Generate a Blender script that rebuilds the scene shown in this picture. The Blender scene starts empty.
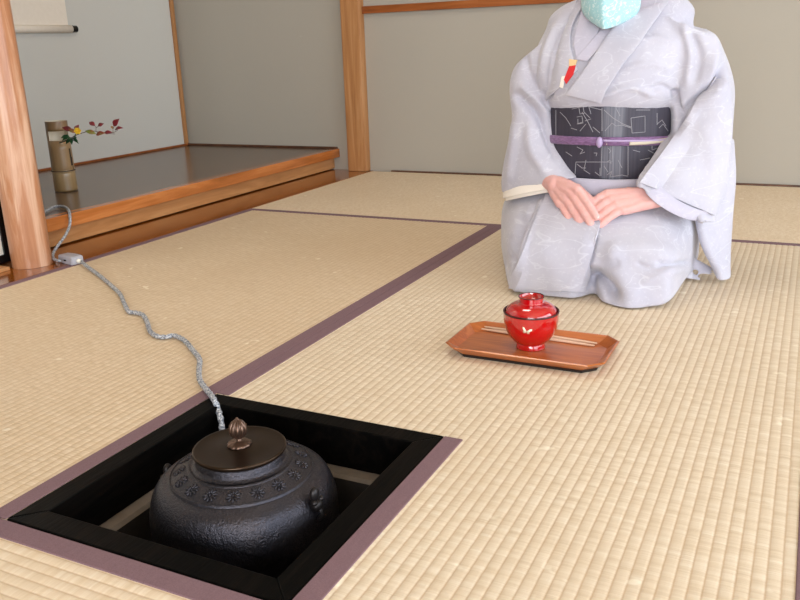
import bpy, bmesh, math, random
import numpy as np
from mathutils import Vector, Matrix
from mathutils.bvhtree import BVHTree
random.seed(7); np.random.seed(7)
PI = math.pi
scene = bpy.context.scene
col = scene.collection

# ------------------------------------------------------------------ camera
F, YAW, PIT, ROL, CX, CY, CZ = 821.81, .4644, .2988, -.0348, .8672, -.593, .5558
fw = Vector((-math.sin(YAW)*math.cos(PIT), math.cos(YAW)*math.cos(PIT), -math.sin(PIT)))
r0 = Vector((math.cos(YAW), math.sin(YAW), 0)); u0 = r0.cross(fw)
rt = r0*math.cos(ROL) + u0*math.sin(ROL); up = rt.cross(fw)
C0 = Vector((CX, CY, CZ))
cam = bpy.data.objects.new('camera', bpy.data.cameras.new('camera')); col.objects.link(cam)
M = Matrix((rt, up, -fw)).transposed().to_4x4(); M.translation = C0
cam.matrix_world = M
cam.data.sensor_width = 36; cam.data.lens = F*36/800; cam.data.clip_start = .02
scene.camera = cam
# measuring helpers: a direction of sight met with a real plane of the room
def ray(px, py): return fw + rt*(px-400)/F - up*(py-300)/F
def Z(px, py, z=0.0): d = ray(px, py); return C0 + d*((z-C0.z)/d.z)
def Y(px, py, y): d = ray(px, py); return C0 + d*((y-C0.y)/d.y)
def X(px, py, x): d = ray(px, py); return C0 + d*((x-C0.x)/d.x)
RT, UP, FW, CC = (np.array(v) for v in (rt, up, fw, C0))
def projn(V):
    d = V-CC; z = d@FW
    return np.stack([400+F*(d@RT)/z, 300-F*(d@UP)/z], 1), z

# ------------------------------------------------------------------ materials
def srgb(r, g, b):
    f = lambda c: (c/255/12.92) if c/255 <= .04045 else ((c/255+.055)/1.055)**2.4
    return (f(r), f(g), f(b), 1)
class N:
    def __init__(s, name, rough=.5, metal=0, spec=.5, sheen=0, coat=0):
        s.m = bpy.data.materials.new(name); s.m.use_nodes = True
        s.t = s.m.node_tree; s.b = s.t.nodes['Principled BSDF']
        s.b.inputs['Roughness'].default_value = rough; s.b.inputs['Metallic'].default_value = metal
        s.b.inputs['Specular IOR Level'].default_value = spec
        s.b.inputs['Sheen Weight'].default_value = sheen; s.b.inputs['Coat Weight'].default_value = coat
        s.b.inputs['Coat Roughness'].default_value = .08
        s.co = s.n('ShaderNodeTexCoord').outputs['Object']
    def n(s, typ, **kw):
        x = s.t.nodes.new(typ)
        for k, v in kw.items():
            if k in x.inputs: x.inputs[k].default_value = v
            else: setattr(x, k, v)
        return x
    def l(s, a, b): s.t.links.new(a, b)
    def color(s, c): s.b.inputs['Base Color'].default_value = c; return s
    def mapped(s, sc=(1,1,1), rot=(0,0,0), src=None):
        x = s.n('ShaderNodeMapping'); x.inputs['Scale'].default_value = sc; x.inputs['Rotation'].default_value = rot
        s.l(src or s.co, x.inputs['Vector']); return x.outputs[0]
    def noise(s, vec, scale=5, detail=3, rough=.5, dist=0):
        x = s.n('ShaderNodeTexNoise', Scale=scale, Detail=detail, Roughness=rough, Distortion=dist)
        s.l(vec, x.inputs['Vector']); return x.outputs['Fac']
    def ramp(s, fac, stops):
        x = s.n('ShaderNodeValToRGB'); e = x.color_ramp.elements
        while len(e) < len(stops): e.new(.5)
        for k, (p, c) in enumerate(stops): e[k].position = p; e[k].color = c if len(c) == 4 else (*c, 1)
        s.l(fac, x.inputs['Fac']); return x.outputs['Color']
    def mix(s, fac, a, b, mode='MIX'):
        x = s.n('ShaderNodeMix'); x.data_type = 'RGBA'; x.blend_type = mode
        for i, v in ((0, fac), (6, a), (7, b)):
            if isinstance(v, bpy.types.NodeSocket): s.l(v, x.inputs[i])
            else: x.inputs[i].default_value = v
        return x.outputs[2]
    def math(s, op, a, b=0.0, c=0.0):
        x = s.n('ShaderNodeMath', operation=op)
        for i, v in enumerate((a, b, c)):
            if isinstance(v, bpy.types.NodeSocket): s.l(v, x.inputs[i])
            else: x.inputs[i].default_value = v
        return x.outputs[0]
    def base(s, c): s.l(c, s.b.inputs['Base Color']); return s
    def bump(s, h, strength=.3, dist=.002, prev=None):
        x = s.n('ShaderNodeBump'); x.inputs['Strength'].default_value = strength; x.inputs['Distance'].default_value = dist
        s.l(h, x.inputs['Height'])
        if prev: s.l(prev, x.inputs['Normal'])
        s.l(x.outputs[0], s.b.inputs['Normal']); return x.outputs[0]

PITCH = .0148
def mat_tatami(name, axis, c1, c2, c3):
    n = N(name, rough=.55, spec=.25)
    sep = n.n('ShaderNodeSeparateXYZ'); n.l(n.co, sep.inputs[0])
    a, b = (sep.outputs[0], sep.outputs[1]) if axis == 'y' else (sep.outputs[1], sep.outputs[0])
    cell = n.math('FLOOR', n.math('DIVIDE', a, PITCH))
    comb = n.n('ShaderNodeCombineXYZ'); n.l(n.math('MULTIPLY', cell, 7.31), comb.inputs[0]); n.l(n.math('MULTIPLY', b, 95), comb.inputs[1])
    st = n.noise(comb.outputs[0], 1.0, 3, .7)
    comb2 = n.n('ShaderNodeCombineXYZ'); n.l(n.math('MULTIPLY', a, 14), comb2.inputs[0]); n.l(n.math('MULTIPLY', b, 420), comb2.inputs[1])
    fine = n.noise(comb2.outputs[0], 1.0, 2, .6)
    big = n.noise(n.co, 2.2, 3, .6)
    c = n.ramp(st, [(.3, c2), (.5, c1), (.7, c3)])
    c = n.mix(n.math('MULTIPLY', fine, .5), c, c2)
    c = n.mix(n.ramp(big, [(.35, (0,0,0)), (.7, (.5,.5,.5))]), c, c2)
    # browner binding threads in each furrow, with the furrow's shade painted in
    fr = n.math('FRACT', n.math('DIVIDE', a, PITCH)); d = n.math('ABSOLUTE', n.math('SUBTRACT', fr, .5))
    c = n.mix(n.ramp(d, [(.38, (0,0,0)), (.5, (.6,.6,.6))]), c, srgb(184,150,114))
    # pale scuffs
    sc = n.noise(n.mapped((1,1,1)), 26, 2, .5); c = n.mix(n.ramp(sc, [(.69 if axis == 'y' and c1[0] > .74 else .72, (0,0,0)), (.75, (.5,.5,.5))]), c, srgb(250,242,222))
    n.base(c); n.bump(n.math('ADD', fine, st), .5, .0012)
    return n.m
def mat_wood(name, dark, mid, light, axis='y', rough=.35, scale=1.0, coat=0, bumps=.12):
    n = N(name, rough=rough, coat=coat)
    s = {'x': (1.2,14,14), 'y': (14,1.2,14), 'z': (14,14,1.0)}[axis]
    v = n.mapped(tuple(k*scale for k in s))
    a = n.noise(v, 1.6, 5, .6, 1.2); b = n.noise(v, 9, 3, .6, .3)
    c = n.ramp(a, [(.3, dark), (.5, mid), (.7, light)])
    c = n.mix(n.math('MULTIPLY', b, .35), c, dark)
    n.base(c); n.bump(b, bumps, .001); return n.m
def mat_plain(name, c, rough=.5, metal=0, spec=.5, bump=0, bscale=200, var=0, coat=0):
    n = N(name, rough=rough, metal=metal, spec=spec, coat=coat)
    f = n.noise(n.co, bscale, 3, .6)
    if var:
        k = tuple(x*(1-var) for x in c[:3]) + (1,)
        n.base(n.mix(n.noise(n.co, bscale*.2, 3, .6), c, k))
    else: n.color(c)
    if bump: n.bump(f, bump, .001)
    return n.m
def mat_wall(name, c):
    n = N(name, rough=.95, spec=.1)
    f = n.noise(n.co, 420, 3, .7); g = n.noise(n.co, 1.5, 3, .5); h = n.noise(n.mapped((1,1,1)), 22, 2, .5)
    d = tuple(x*.86 for x in c[:3])+(1,); l = tuple(min(1, x*1.12) for x in c[:3])+(1,)
    k = n.mix(f, d, l); k = n.mix(n.math('MULTIPLY', g, .3), k, d)
    k = n.mix(n.ramp(h, [(.77, (0,0,0)), (.80, (.35,.35,.35))]), k, srgb(225,220,208))
    n.base(k); n.bump(f, .35, .0008); return n.m

MT_R = mat_tatami('rush_mat_y', 'y', srgb(225,209,185), srgb(209,189,161), srgb(238,227,208))
MT_L = mat_tatami('rush_mat_y_tan', 'y', srgb(218,197,168), srgb(202,178,146), srgb(230,213,189))
MT_X = mat_tatami('rush_mat_x', 'x', srgb(229,210,184), srgb(214,192,161), srgb(240,227,206))
def mat_heri():
    n = N('border_cloth', rough=.85, spec=.15)
    v = n.mapped((1,1,1)); f = n.noise(v, 700, 2, .6); g = n.noise(n.mapped((40,6,6)), 6, 3, .6)
    n.base(n.mix(f, n.mix(g, srgb(90,66,70), srgb(118,92,98)), srgb(140,114,120))); n.bump(f, .4, .0006); return n.m
M_HERI = mat_heri()
M_WALL = mat_wall('plaster', srgb(172,165,153))
M_WALLG = mat_wall('alcove_plaster', srgb(206,204,197))
M_CEIL = mat_wood('ceiling_board', srgb(168,150,126), srgb(192,176,152), srgb(208,194,172), 'y', .6)
M_EDGE = mat_wood('edge_wood', srgb(150,84,32), srgb(190,112,52), srgb(216,140,78), 'y', .25, coat=.3)
M_RISE = mat_wood('riser_wood', srgb(164,110,62), srgb(196,138,86), srgb(214,162,110), 'y', .35)
M_BOARD = mat_wood('board_wood', srgb(112,56,12), srgb(142,78,20), srgb(164,94,30), 'y', .16, coat=.5)
M_POST = mat_wood('post_wood', srgb(156,104,60), srgb(182,130,82), srgb(204,158,114), 'z', .4)
M_LOG = mat_wood('log_wood', srgb(160,104,68), srgb(184,130,94), srgb(220,182,154), 'z', .35, 1.3, coat=.2)
M_RAIL = mat_wood('rail_wood', srgb(120,62,24), srgb(152,84,38), srgb(172,102,52), 'x', .35)
M_DARKW = mat_wood('dark_trim', srgb(64,38,24), srgb(92,58,38), srgb(110,72,48), 'y', .5)
M_DECK = mat_wood('alcove_deck_wood', srgb(84,64,50), srgb(104,82,66), srgb(124,100,80), 'y', .24, coat=.12, bumps=.03)
M_DECK.node_tree.nodes['Principled BSDF'].inputs['Coat Roughness'].default_value = .12
M_LACQ = mat_wood('black_lacquer', srgb(5,5,5), srgb(9,8,7), srgb(22,17,14), 'y', .38, 1.5, coat=.0, bumps=.6)
M_LACQ.node_tree.nodes['Principled BSDF'].inputs['Specular IOR Level'].default_value = .15; M_LACQ.node_tree.nodes['Principled BSDF'].inputs['IOR'].default_value = 1.22
M_BLACK = mat_plain('black_paint', srgb(14,13,14), .25)
M_PAPER = mat_plain('door_paper', srgb(232,228,216), .8, bump=.1)
M_CLAY = mat_plain('hearth_clay', srgb(128,116,104), .95, bump=.8, bscale=120, var=.5)
M_CLAYD = mat_plain('dark_clay', srgb(40,34,30), .95, bump=.9, bscale=110, var=.5)  # darker clay for the inner walls below the ledge
M_ASH = mat_plain('ash', srgb(34,30,28), .95, bump=.8, bscale=90, var=.4)

# ------------------------------------------------------------------ mesh helpers
def wloc(p):
    v = Vector((0,0,0))
    while p: v += p.location; p = p.parent
    return v
def obj(name, verts, faces, mat, parent=None, smooth=False, origin=None, mats=None, mi=None):
    """one mesh object; verts in room coordinates"""
    o0 = Vector(origin) if origin is not None else (wloc(parent) if parent else None)
    if o0 is None:
        a = np.array([tuple(v) for v in verts]); o0 = Vector((a[:,0].mean(), a[:,1].mean(), a[:,2].min()))
    me = bpy.data.meshes.new(name)
    me.from_pydata([tuple(Vector(v)-o0) for v in verts], [], faces)
    for m in (mats or [mat]): me.materials.append(m)
    if mi is not None: me.polygons.foreach_set('material_index', mi)
    if smooth: me.polygons.foreach_set('use_smooth', [True]*len(me.polygons))
    me.update()
    bm = bmesh.new(); bm.from_mesh(me); bmesh.ops.recalc_face_normals(bm, faces=bm.faces); bm.to_mesh(me); bm.free()
    o = bpy.data.objects.new(name, me); col.objects.link(o)
    if parent: o.parent = parent; o.location = o0 - wloc(parent)
    else: o.location = o0
    return o
def thing(name, label, cat, loc, group=None):
    o = bpy.data.objects.new(name, None); o.empty_display_size = .03; col.objects.link(o); o.location = loc
    return tag(o, label, cat, group)
def tag(o, label, cat, group=None):
    o['label'] = label; o['category'] = cat
    if group: o['group'] = group
    return o
def struct(o): o['kind'] = 'structure'; return o
class MB:
    def __init__(s): s.v = []; s.f = []; s.m = []
    def add(s, v, f, m=0):
        k = len(s.v); s.v += [Vector(x) for x in v]; s.f += [tuple(i+k for i in q) for q in f]; s.m += [m]*len(f); return s
    def box(s, a, b, m=0, bev=0):
        (x0,y0,z0), (x1,y1,z1) = a, b
        if bev:
            bm = bmesh.new(); bmesh.ops.create_cube(bm, size=1)
            for v in bm.verts: v.co = Vector(((x0+x1)/2+v.co.x*(x1-x0), (y0+y1)/2+v.co.y*(y1-y0), (z0+z1)/2+v.co.z*(z1-z0)))
            bmesh.ops.bevel(bm, geom=bm.edges[:], offset=bev, segments=2, affect='EDGES', profile=.6)
            bm.verts.index_update()
            s.add([v.co.copy() for v in bm.verts], [[v.index for v in f.verts] for f in bm.faces], m); bm.free(); return s
        v = [(x0,y0,z0),(x1,y0,z0),(x1,y1,z0),(x0,y1,z0),(x0,y0,z1),(x1,y0,z1),(x1,y1,z1),(x0,y1,z1)]
        return s.add(v, [(0,3,2,1),(4,5,6,7),(0,1,5,4),(1,2,6,5),(2,3,7,6),(3,0,4,7)], m)
    def prism(s, poly, z0, z1, m=0):
        n = len(poly); v = [(x,y,z0) for x,y in poly]+[(x,y,z1) for x,y in poly]
        return s.add(v, [tuple(range(n))[::-1], tuple(range(n,2*n))]+[(i,(i+1)%n,n+(i+1)%n,n+i) for i in range(n)], m)
    def rings(s, R, m=0, cap=True, closed=False):
        n = len(R[0]); v = [p for r in R for p in r]; f = []
        K = len(R)
        for k in range(K if closed else K-1):
            for i in range(n): f.append((k*n+i, k*n+(i+1)%n, ((k+1)%K)*n+(i+1)%n, ((k+1)%K)*n+i))
        if cap and not closed: f += [tuple(range(n))[::-1], tuple(range((K-1)*n, K*n))]
        return s.add(v, f, m)
    def lathe(s, prof, c, n=48, m=0, cap=False, mod=None):
        R = []
        for (r, z) in prof:
            R.append([(c[0]+(r*(mod(2*PI*i/n, z) if mod else 1))*math.cos(2*PI*i/n), c[1]+(r*(mod(2*PI*i/n, z) if mod else 1))*math.sin(2*PI*i/n), c[2]+z) for i in range(n)])
        return s.rings(R, m, cap)
    def tube(s, pts, rad, n=12, m=0, cap=True, mod=None, round_ends=False):
        P = [Vector(p) for p in pts]; K = len(P)
        rad = list(rad) if hasattr(rad, '__len__') else [rad]*K
        if round_ends:
            for end in (0, 1):
                i, j = (0, 1) if end == 0 else (-1, -2)
                d = (P[i]-P[j]).normalized(); r = rad[i] if not hasattr(rad[i], '__len__') else rad[i][0]
                base = P[i].copy(); rr = rad[i]
                for a in (.35, .7, .9, .985):
                    q = base + d*r*a; k = math.sqrt(1-a*a); nr = (rr[0]*k, rr[1]*k) if hasattr(rr, '__len__') else rr*k
                    if end == 0: P.insert(0, q); rad.insert(0, nr)
                    else: P.append(q); rad.append(nr)
            K = len(P)
        T = [(P[min(i+1,K-1)]-P[max(i-1,0)]).normalized() for i in range(K)]
        ref = Vector((0,0,1)) if abs(T[0].z) < .9 else Vector((1,0,0))
        u = (ref - T[0]*ref.dot(T[0])).normalized(); R = []; s0 = 0
        for i in range(K):
            u = (u - T[i]*u.dot(T[i])).normalized(); w = T[i].cross(u)
            if i: s0 += (P[i]-P[i-1]).length
            ra, rb = rad[i] if hasattr(rad[i], '__len__') else (rad[i], rad[i])
            R.append([P[i] + (u*math.cos(2*PI*k/n)*ra + w*math.sin(2*PI*k/n)*rb)*(mod(2*PI*k/n, s0) if mod else 1) for k in range(n)])
        return s.rings(R, m, cap)
    def ell(s, c, r, m=0, nu=12, nv=8, R=None):
        R = R or Matrix.Identity(3); c = Vector(c); rr = []
        for j in range(1, nv):
            a = PI*j/nv; rr.append([c + R@Vector((r[0]*math.sin(a)*math.cos(2*PI*i/nu), r[1]*math.sin(a)*math.sin(2*PI*i/nu), r[2]*math.cos(a))) for i in range(nu)])
        k = len(s.v); s.rings(rr, m, False)
        s.v += [c + R@Vector((0,0,r[2])), c - R@Vector((0,0,r[2]))]; t = len(s.v)-2
        for i in range(nu): s.f += [(k+(i+1)%nu, k+i, t), (k+(nv-2)*nu+i, k+(nv-2)*nu+(i+1)%nu, t+1)]; s.m += [m, m]
        return s
    def grid(s, G, m=0):
        nr, nc = len(G), len(G[0]); v = [p for r in G for p in r]
        return s.add(v, [(i*nc+j, i*nc+j+1, (i+1)*nc+j+1, (i+1)*nc+j) for i in range(nr-1) for j in range(nc-1)], m)
    def build(s, name, mat, parent=None, smooth=False, origin=None):
        ms = mat if isinstance(mat, (list, tuple)) else [mat]
        return obj(name, s.v, s.f, None, parent, smooth, origin, ms, s.m)
def shade_auto(o, ang=35):
    me = o.data; me.polygons.foreach_set('use_smooth', [True]*len(me.polygons))
    bm = bmesh.new(); bm.from_mesh(me)
    for e in bm.edges:
        if len(e.link_faces) == 2 and e.calc_face_angle(0) > math.radians(ang): e.smooth = False
    bm.to_mesh(me); bm.free(); return o
def spline(pts, n=8):
    """Catmull-Rom through points, n samples a span; works on tuples of any length"""
    A = [np.array(tuple(p), float) for p in pts]; A = [2*A[0]-A[1]] + A + [2*A[-1]-A[-2]]; out = []
    for i in range(1, len(A)-2):
        p0, p1, p2, p3 = A[i-1:i+3]
        for k in range(n):
            t = k/n; out.append(.5*((2*p1)+(-p0+p2)*t+(2*p0-5*p1+4*p2-p3)*t*t+(-p0+3*p1-3*p2+p3)*t**3))
    out.append(A[-2]); return out
def solid(o, t, off=0, mo=0):
    m = o.modifiers.new('thickness', 'SOLIDIFY'); m.thickness = t; m.offset = off; m.material_offset = mo; m.material_offset_rim = mo; return o

# ------------------------------------------------------------------ the room
YW, YF, XT = 2.845, 1.842, -.971
XTOKO = -2.072; XR = 3.1; YB = -2.9; ZC = 2.3; S = .424
# floor under the mats, with the well of the hearth left open
b = MB(); zf, zt = -.12, -.053; hx0, hx1 = -.02, .444
b.box((XTOKO,YB,zf),(hx0,YW,zt)); b.box((hx1,YB,zf),(XR,YW,zt)); b.box((hx0,YB,zf),(hx1,hx0,zt)); b.box((hx0,hx1,zf),(hx1,YW,zt))
struct(b.build('floor', M_DARKW, origin=(0,0,zf)))
struct(MB().box((XTOKO-.1,YW,-.12),(XR+.1,YW+.1,ZC)).build('wall_back', M_WALL))
struct(MB().box((XTOKO-.1,YB-.1,-.12),(XTOKO,YW,ZC)).build('wall_left', M_WALLG))
struct(MB().box((XTOKO-.1,YB-.1,ZC),(XR+.1,YW+.1,ZC+.05)).build('ceiling', M_CEIL))
# window walls: behind the camera and on the right
def window(name, horizontal, a0, a1, z0, z1, pos, nx, nz):
    fr = .045; b = MB()
    def bx(u0,u1,w0,w1,d=.02):
        if horizontal: b.box((u0,pos-d,w0),(u1,pos+d,w1))
        else: b.box((pos-d,u0,w0),(pos+d,u1,w1))
    bx(a0,a1,z0,z0+fr); bx(a0,a1,z1-fr,z1); bx(a0,a0+fr,z0+fr,z1-fr); bx(a1-fr,a1,z0+fr,z1-fr)
    for i in range(1,nx): u = a0+(a1-a0)*i/nx; bx(u-.018,u+.018,z0+fr,z1-fr,.014)
    for i in range(1,nz): u = z0+(z1-z0)*i/nz; bx(a0+fr,a1-fr,u-.012,u+.012,.012)
    return struct(b.build(name, M_POST))
W1 = (-2.3, 2.4, .02, 1.95)
b = MB(); b.box((XR,YB-.1,-.12),(XR+.1,W1[0],ZC)); b.box((XR,W1[1],-.12),(XR+.1,YW,ZC)); b.box((XR,W1[0],-.12),(XR+.1,W1[1],W1[2])); b.box((XR,W1[0],W1[3]),(XR+.1,W1[1],ZC))
struct(b.build('wall_right', M_WALL))
window('window_1', False, W1[0], W1[1], W1[2], W1[3], XR+.03, 4, 2)
W2 = (.6, 2.9, .02, 1.95)
b = MB(); b.box((XTOKO,YB-.1,-.12),(W2[0],YB,ZC)); b.box((W2[1],YB-.1,-.12),(XR,YB,ZC)); b.box((W2[0],YB-.1,-.12),(W2[1],YB,W2[2])); b.box((W2[0],YB-.1,W2[3]),(W2[1],YB,ZC))
struct(b.build('wall_front', mat_wall('dark_plaster', srgb(112,106,98))))
window('fill_window', True, W2[0], W2[1], W2[2], W2[3], YB-.03, 3, 2)  # unseen rear window, added to bring soft fill from behind

# tatami mats: each ridge of the weave is real relief
def tatami(label, x0, x1, y0, y1, axis, mat, borders, notch=None, phase=0):
    root = thing('tatami_mat', label, 'mat', (x0, y0, -.052), 'tatami mats')
    b = MB(); A = .0009
    def slab(xa, xb, ya, yb):
        a0, a1, c0, c1 = (xa, xb, ya, yb) if axis == 'y' else (ya, yb, xa, xb)
        org = x0 if axis == 'y' else y0
        k0 = int((a0-org)/PITCH*8); t = [a0]; k = k0+1
        while org+k*PITCH/8 < a1-1e-5:
            if org+k*PITCH/8 > a0+1e-5: t.append(org+k*PITCH/8)
            k += 1
        t.append(a1)
        hh = lambda a: -A + A*abs(math.sin(PI*(a-org)/PITCH))**.55
        n = len(t); V = []
        for c in (c0, c1):
            for zz in (None, -.05):
                for a in t:
                    z = hh(a) if zz is None else zz
                    V.append((a, c, z) if axis == 'y' else (c, a, z))
        Fc = [(i, i+1, 2*n+i+1, 2*n+i) for i in range(n-1)] + [(n+i, 3*n+i, 3*n+i+1, n+i+1) for i in range(n-1)]
        Fc += [(i, n+i, n+i+1, i+1) for i in range(n-1)] + [(2*n+i, 2*n+i+1, 3*n+i+1, 3*n+i) for i in range(n-1)]
        Fc += [(0, 2*n, 3*n, n), (n-1, 2*n-1, 4*n-1, 3*n-1)]
        b.add(V, Fc)
    if notch:
        nx, ny = notch; slab(x0, nx, ny, y1); slab(nx, x1, y0, y1)
    else: slab(x0, x1, y0, y1)
    o = b.build('rush_surface', mat, root, True, origin=(x0, y0, -.052)); shade_auto(o, 60)
    for (xa, ya, xb, yb) in borders:
        h = MB().box((xa+.0004, ya+.0004, -.03), (xb-.0004, yb-.0004, .0014), bev=.0013); h.build('cloth_border', M_HERI, root)
    return root
tatami('tan tatami mat between the alcove and the long dark border line', XT, 0, 0, YF-.001, 'y', MT_L, [(XT,0,XT+.026,YF-.002), (-.030,0,0,YF-.002)])
tatami('broad tatami mat under the kneeling woman and red bowl tray', 0, .931, 0, YF-.001, 'y', MT_R, [(0,S+.002,.026,YF-.002), (.901,0,.931,YF-.002), (S,0,S+.03,S)], notch=(S, S))
tatami('far tatami mat lying along the foot of the back wall', XT, .931, YF, YW-.016, 'x', MT_X, [(XT,YF,.931,YF+.026)])
tatami('near tatami mat in front of the sunken hearth', XT, .931, -.95, -.001, 'x', MT_X, [(XT,-.031,.931,-.001)])
tatami('tatami mat on the right whose dark border just enters the picture', .932, 1.86, 0, YF-.001, 'y', MT_R, [(.932,0,.962,YF-.002), (1.83,0,1.86,YF-.002)])
tatami('tatami mat along the back wall behind the right hand mats', .932, XR, YF, YW-.016, 'x', MT_X, [(.932,YF,XR,YF+.026)])
struct(MB().box((.932,YB,-.053),(XR,-.001,-.001)).build('floor_right', MT_X))
struct(MB().box((1.861,0,-.053),(XR,YF-.001,-.001)).build('floor_window', MT_X))
struct(MB().box((XTOKO,YB,-.053),(.931,-.951,-.001)).build('floor_near', MT_X))
struct(MB().box((XT+.1,YW-.015,-.05),(XR,YW,.006)).build('baseboard_back', M_DARKW))
# board between the mats and the alcove
struct(MB().box((-1.25,YB+1.2,-.053),(XT-.001,YW,.001),bev=.001).build('trim_1', M_BOARD))
# raised alcove
root = thing('alcove_platform', 'raised alcove platform with a glossy grey-brown deck and orange wood edge', 'platform', (-1.6,1.9,.0))
ya = .45
MB().box((XTOKO+.001,ya,.062),(-1.19,YW-.001,.0985)).build('deck', M_DECK, root)
MB().box((-1.19,ya,.060),(-1.150,YW-.001,.100),bev=.002).build('edge_board', M_EDGE, root)
MB().box((-1.215,ya,.006),(-1.182,YW-.001,.0595)).build('riser', M_RISE, root)
MB().box((XTOKO+.001,YW-.012,.0995),(-1.16,YW-.001,.108)).build('skirting', M_DARKW, root)
MB().box((XTOKO+.001,ya,.0995),(XTOKO+.012,YW-.013,.108)).build('skirting', M_RAIL, root)
struct(MB().box((XTOKO+.001,.3,0),(-1.12,.45,ZC-.002)).build('wall_alcove', M_WALL))
# posts and rail
struct(MB().box((-1.080,YW-.05,.0015),(-.985,YW-.001,ZC-.002),bev=.004).build('trim_2', M_POST))
struct(MB().box((-.984,YW-.022,.702),(XR-.001,YW-.001,.733),bev=.002).build('trim_3', M_RAIL))
struct(MB().box((XTOKO+.001,YW-.03,.109),(XTOKO+.018,YW-.013,ZC-.002),bev=.002).build('trim_4', M_POST))
# natural log post: slightly uneven, faceted at the foot
b = MB(); R = []
for k in range(41):
    z = .0015 + (ZC-.004)*k/40; R.append([(-1.073+.053*(1+.03*math.sin(3*a+z*2)+.015*math.sin(7*a-z*3))*math.cos(a)+.003*math.sin(z*3), .966+.053*(1+.03*math.sin(3*a+z*2))*math.sin(a), z) for a in [2*PI*i/40 for i in range(40)]])
o = b.rings(R).build('alcove_post', M_LOG, None, True); shade_auto(o, 50)
tag(o, 'thick natural round log post standing at the near corner of the alcove', 'post')
# sliding door with white paper and black frame, beside the log post
root = struct(bpy.data.objects.new('door_1', None)); col.objects.link(root); root.location = (-1.12,.6,0)
dx = -1.135; d1 = X(13,268,dx).y; d0 = X(7,265,dx).y
MB().box((dx-.03,d0,.012),(dx,d1,1.8)).box((dx-.03,.0,.012),(dx,.0225,1.8)).box((dx-.03,.0225,.012),(dx,d0,.034)).box((dx-.03,.0225,1.77),(dx,d0,1.8)).build('door_frame', M_BLACK, root)
MB().box((dx-.022,.0225,.034),(dx-.006,d0,1.77)).build('paper_panel', M_PAPER, root)
struct(MB().box((-1.18,-.9,.0012),(-1.085,.902,.011),bev=.001).build('trim_5', M_POST))

# hanging scroll on the alcove wall
root = thing('hanging_scroll', 'cream hanging scroll with black roller ends on the alcove wall', 'scroll', (-2.12,2.0,.68))
xs = XTOKO+.018; ps = X(71,29,xs); y1s, zs = ps.y, ps.z; y0s = y1s-.58
n = N('scroll_paper', rough=.85); n.base(n.mix(n.noise(n.co, 60, 3), srgb(238,228,214), srgb(228,216,200))); M_SCR = n.m
MB().box((xs-.004,y0s,zs+.012),(xs,y1s-.012,1.9)).build('paper', M_SCR, root)
MB().tube([(xs,y0s-.004,zs),(xs,y1s,zs)], .016, 20).build('roller', M_SCR, root, True)
for ya_, yb_ in ((y1s,y1s+.028),(y0s-.032,y0s-.004)):
    MB().tube([(xs,ya_,zs),(xs,yb_,zs)], .0145, 20).build('roller_knob', M_BLACK, root, False)

# bamboo vase
root = thing('bamboo_vase', 'tall cut bamboo vase with a window opening on the alcove deck', 'vase', (-1.505,1.515,.1))
n = N('bamboo', rough=.35, coat=.2); v = n.mapped((40,40,2)); f = n.noise(v, 1.5, 4, .6)
sep = n.n('ShaderNodeSeparateXYZ'); n.l(n.co, sep.inputs[0])
hz = n.ramp(n.math('MULTIPLY', sep.outputs[2], 4), [(.0, srgb(150,124,84)), (.28, srgb(196,168,124)), (.29, srgb(176,144,104)), (.85, srgb(166,136,100)), (1, srgb(134,106,80))])
n.base(n.mix(f, hz, srgb(116,92,60))); n.bump(f, .2, .001); M_BAM = n.m
M_BAMI = mat_plain('bamboo_inside', srgb(214,206,190), .7, bump=.2)
M_CRACK = mat_plain('dark_split', srgb(38,28,24), .7)
vc = Vector((-1.527,1.527,.1)); nth = 64
zl = sorted(set([round(x,4) for x in list(np.linspace(.0005,.262,40))+list(np.linspace(.222,.246,6))]) )
zl = [.0008,.006,.03,.05,.064,.067,.0695,.0705,.0715,.074,.077,.09,.12,.15,.18,.186,.19,.20,.213,.222,.226,.235,.244,.2465]
V = []; Fc = []; mi = []
aw = math.atan2(CY-vc.y, CX-vc.x) + .22     # the window turned to the room
for z in zl:
    rr = .0395 - .002*z/.25 + (.0034 if abs(z-.0705) < .0012 else (-.0012 if abs(z-.0705) < .005 else 0))
    for i in range(nth):
        a = 2*PI*i/nth; V.append((vc.x+rr*math.cos(a), vc.y+rr*math.sin(a), vc.z+z))
for k in range(len(zl)-1):
    for i in range(nth):
        a = 2*PI*(i+.5)/nth; d = (a-aw+PI) % (2*PI) - PI
        if .18 <= (zl[k]+zl[k+1])/2 <= .213 and abs(d) < 1.15: continue
        Fc.append((k*nth+i, k*nth+(i+1)%nth, (k+1)*nth+(i+1)%nth, (k+1)*nth+i)); zz = (zl[k]+zl[k+1])/2
        mi.append(2 if (.0715 < zz < .075) or (.62 < d < .80 and .085 < zz < .15) or (.80 < d < .92 and .075 < zz < .12) else 0)
o = obj('vase_wall', V, Fc, None, root, True, mats=[M_BAM, M_BAMI, M_CRACK], mi=mi)
solid(o, .005, -1, 1)
MB().lathe([(.0001,.168),(.034,.168),(.034,.172),(.0001,.172)], vc, 32).build('node_disc', M_BAMI, root)

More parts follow.
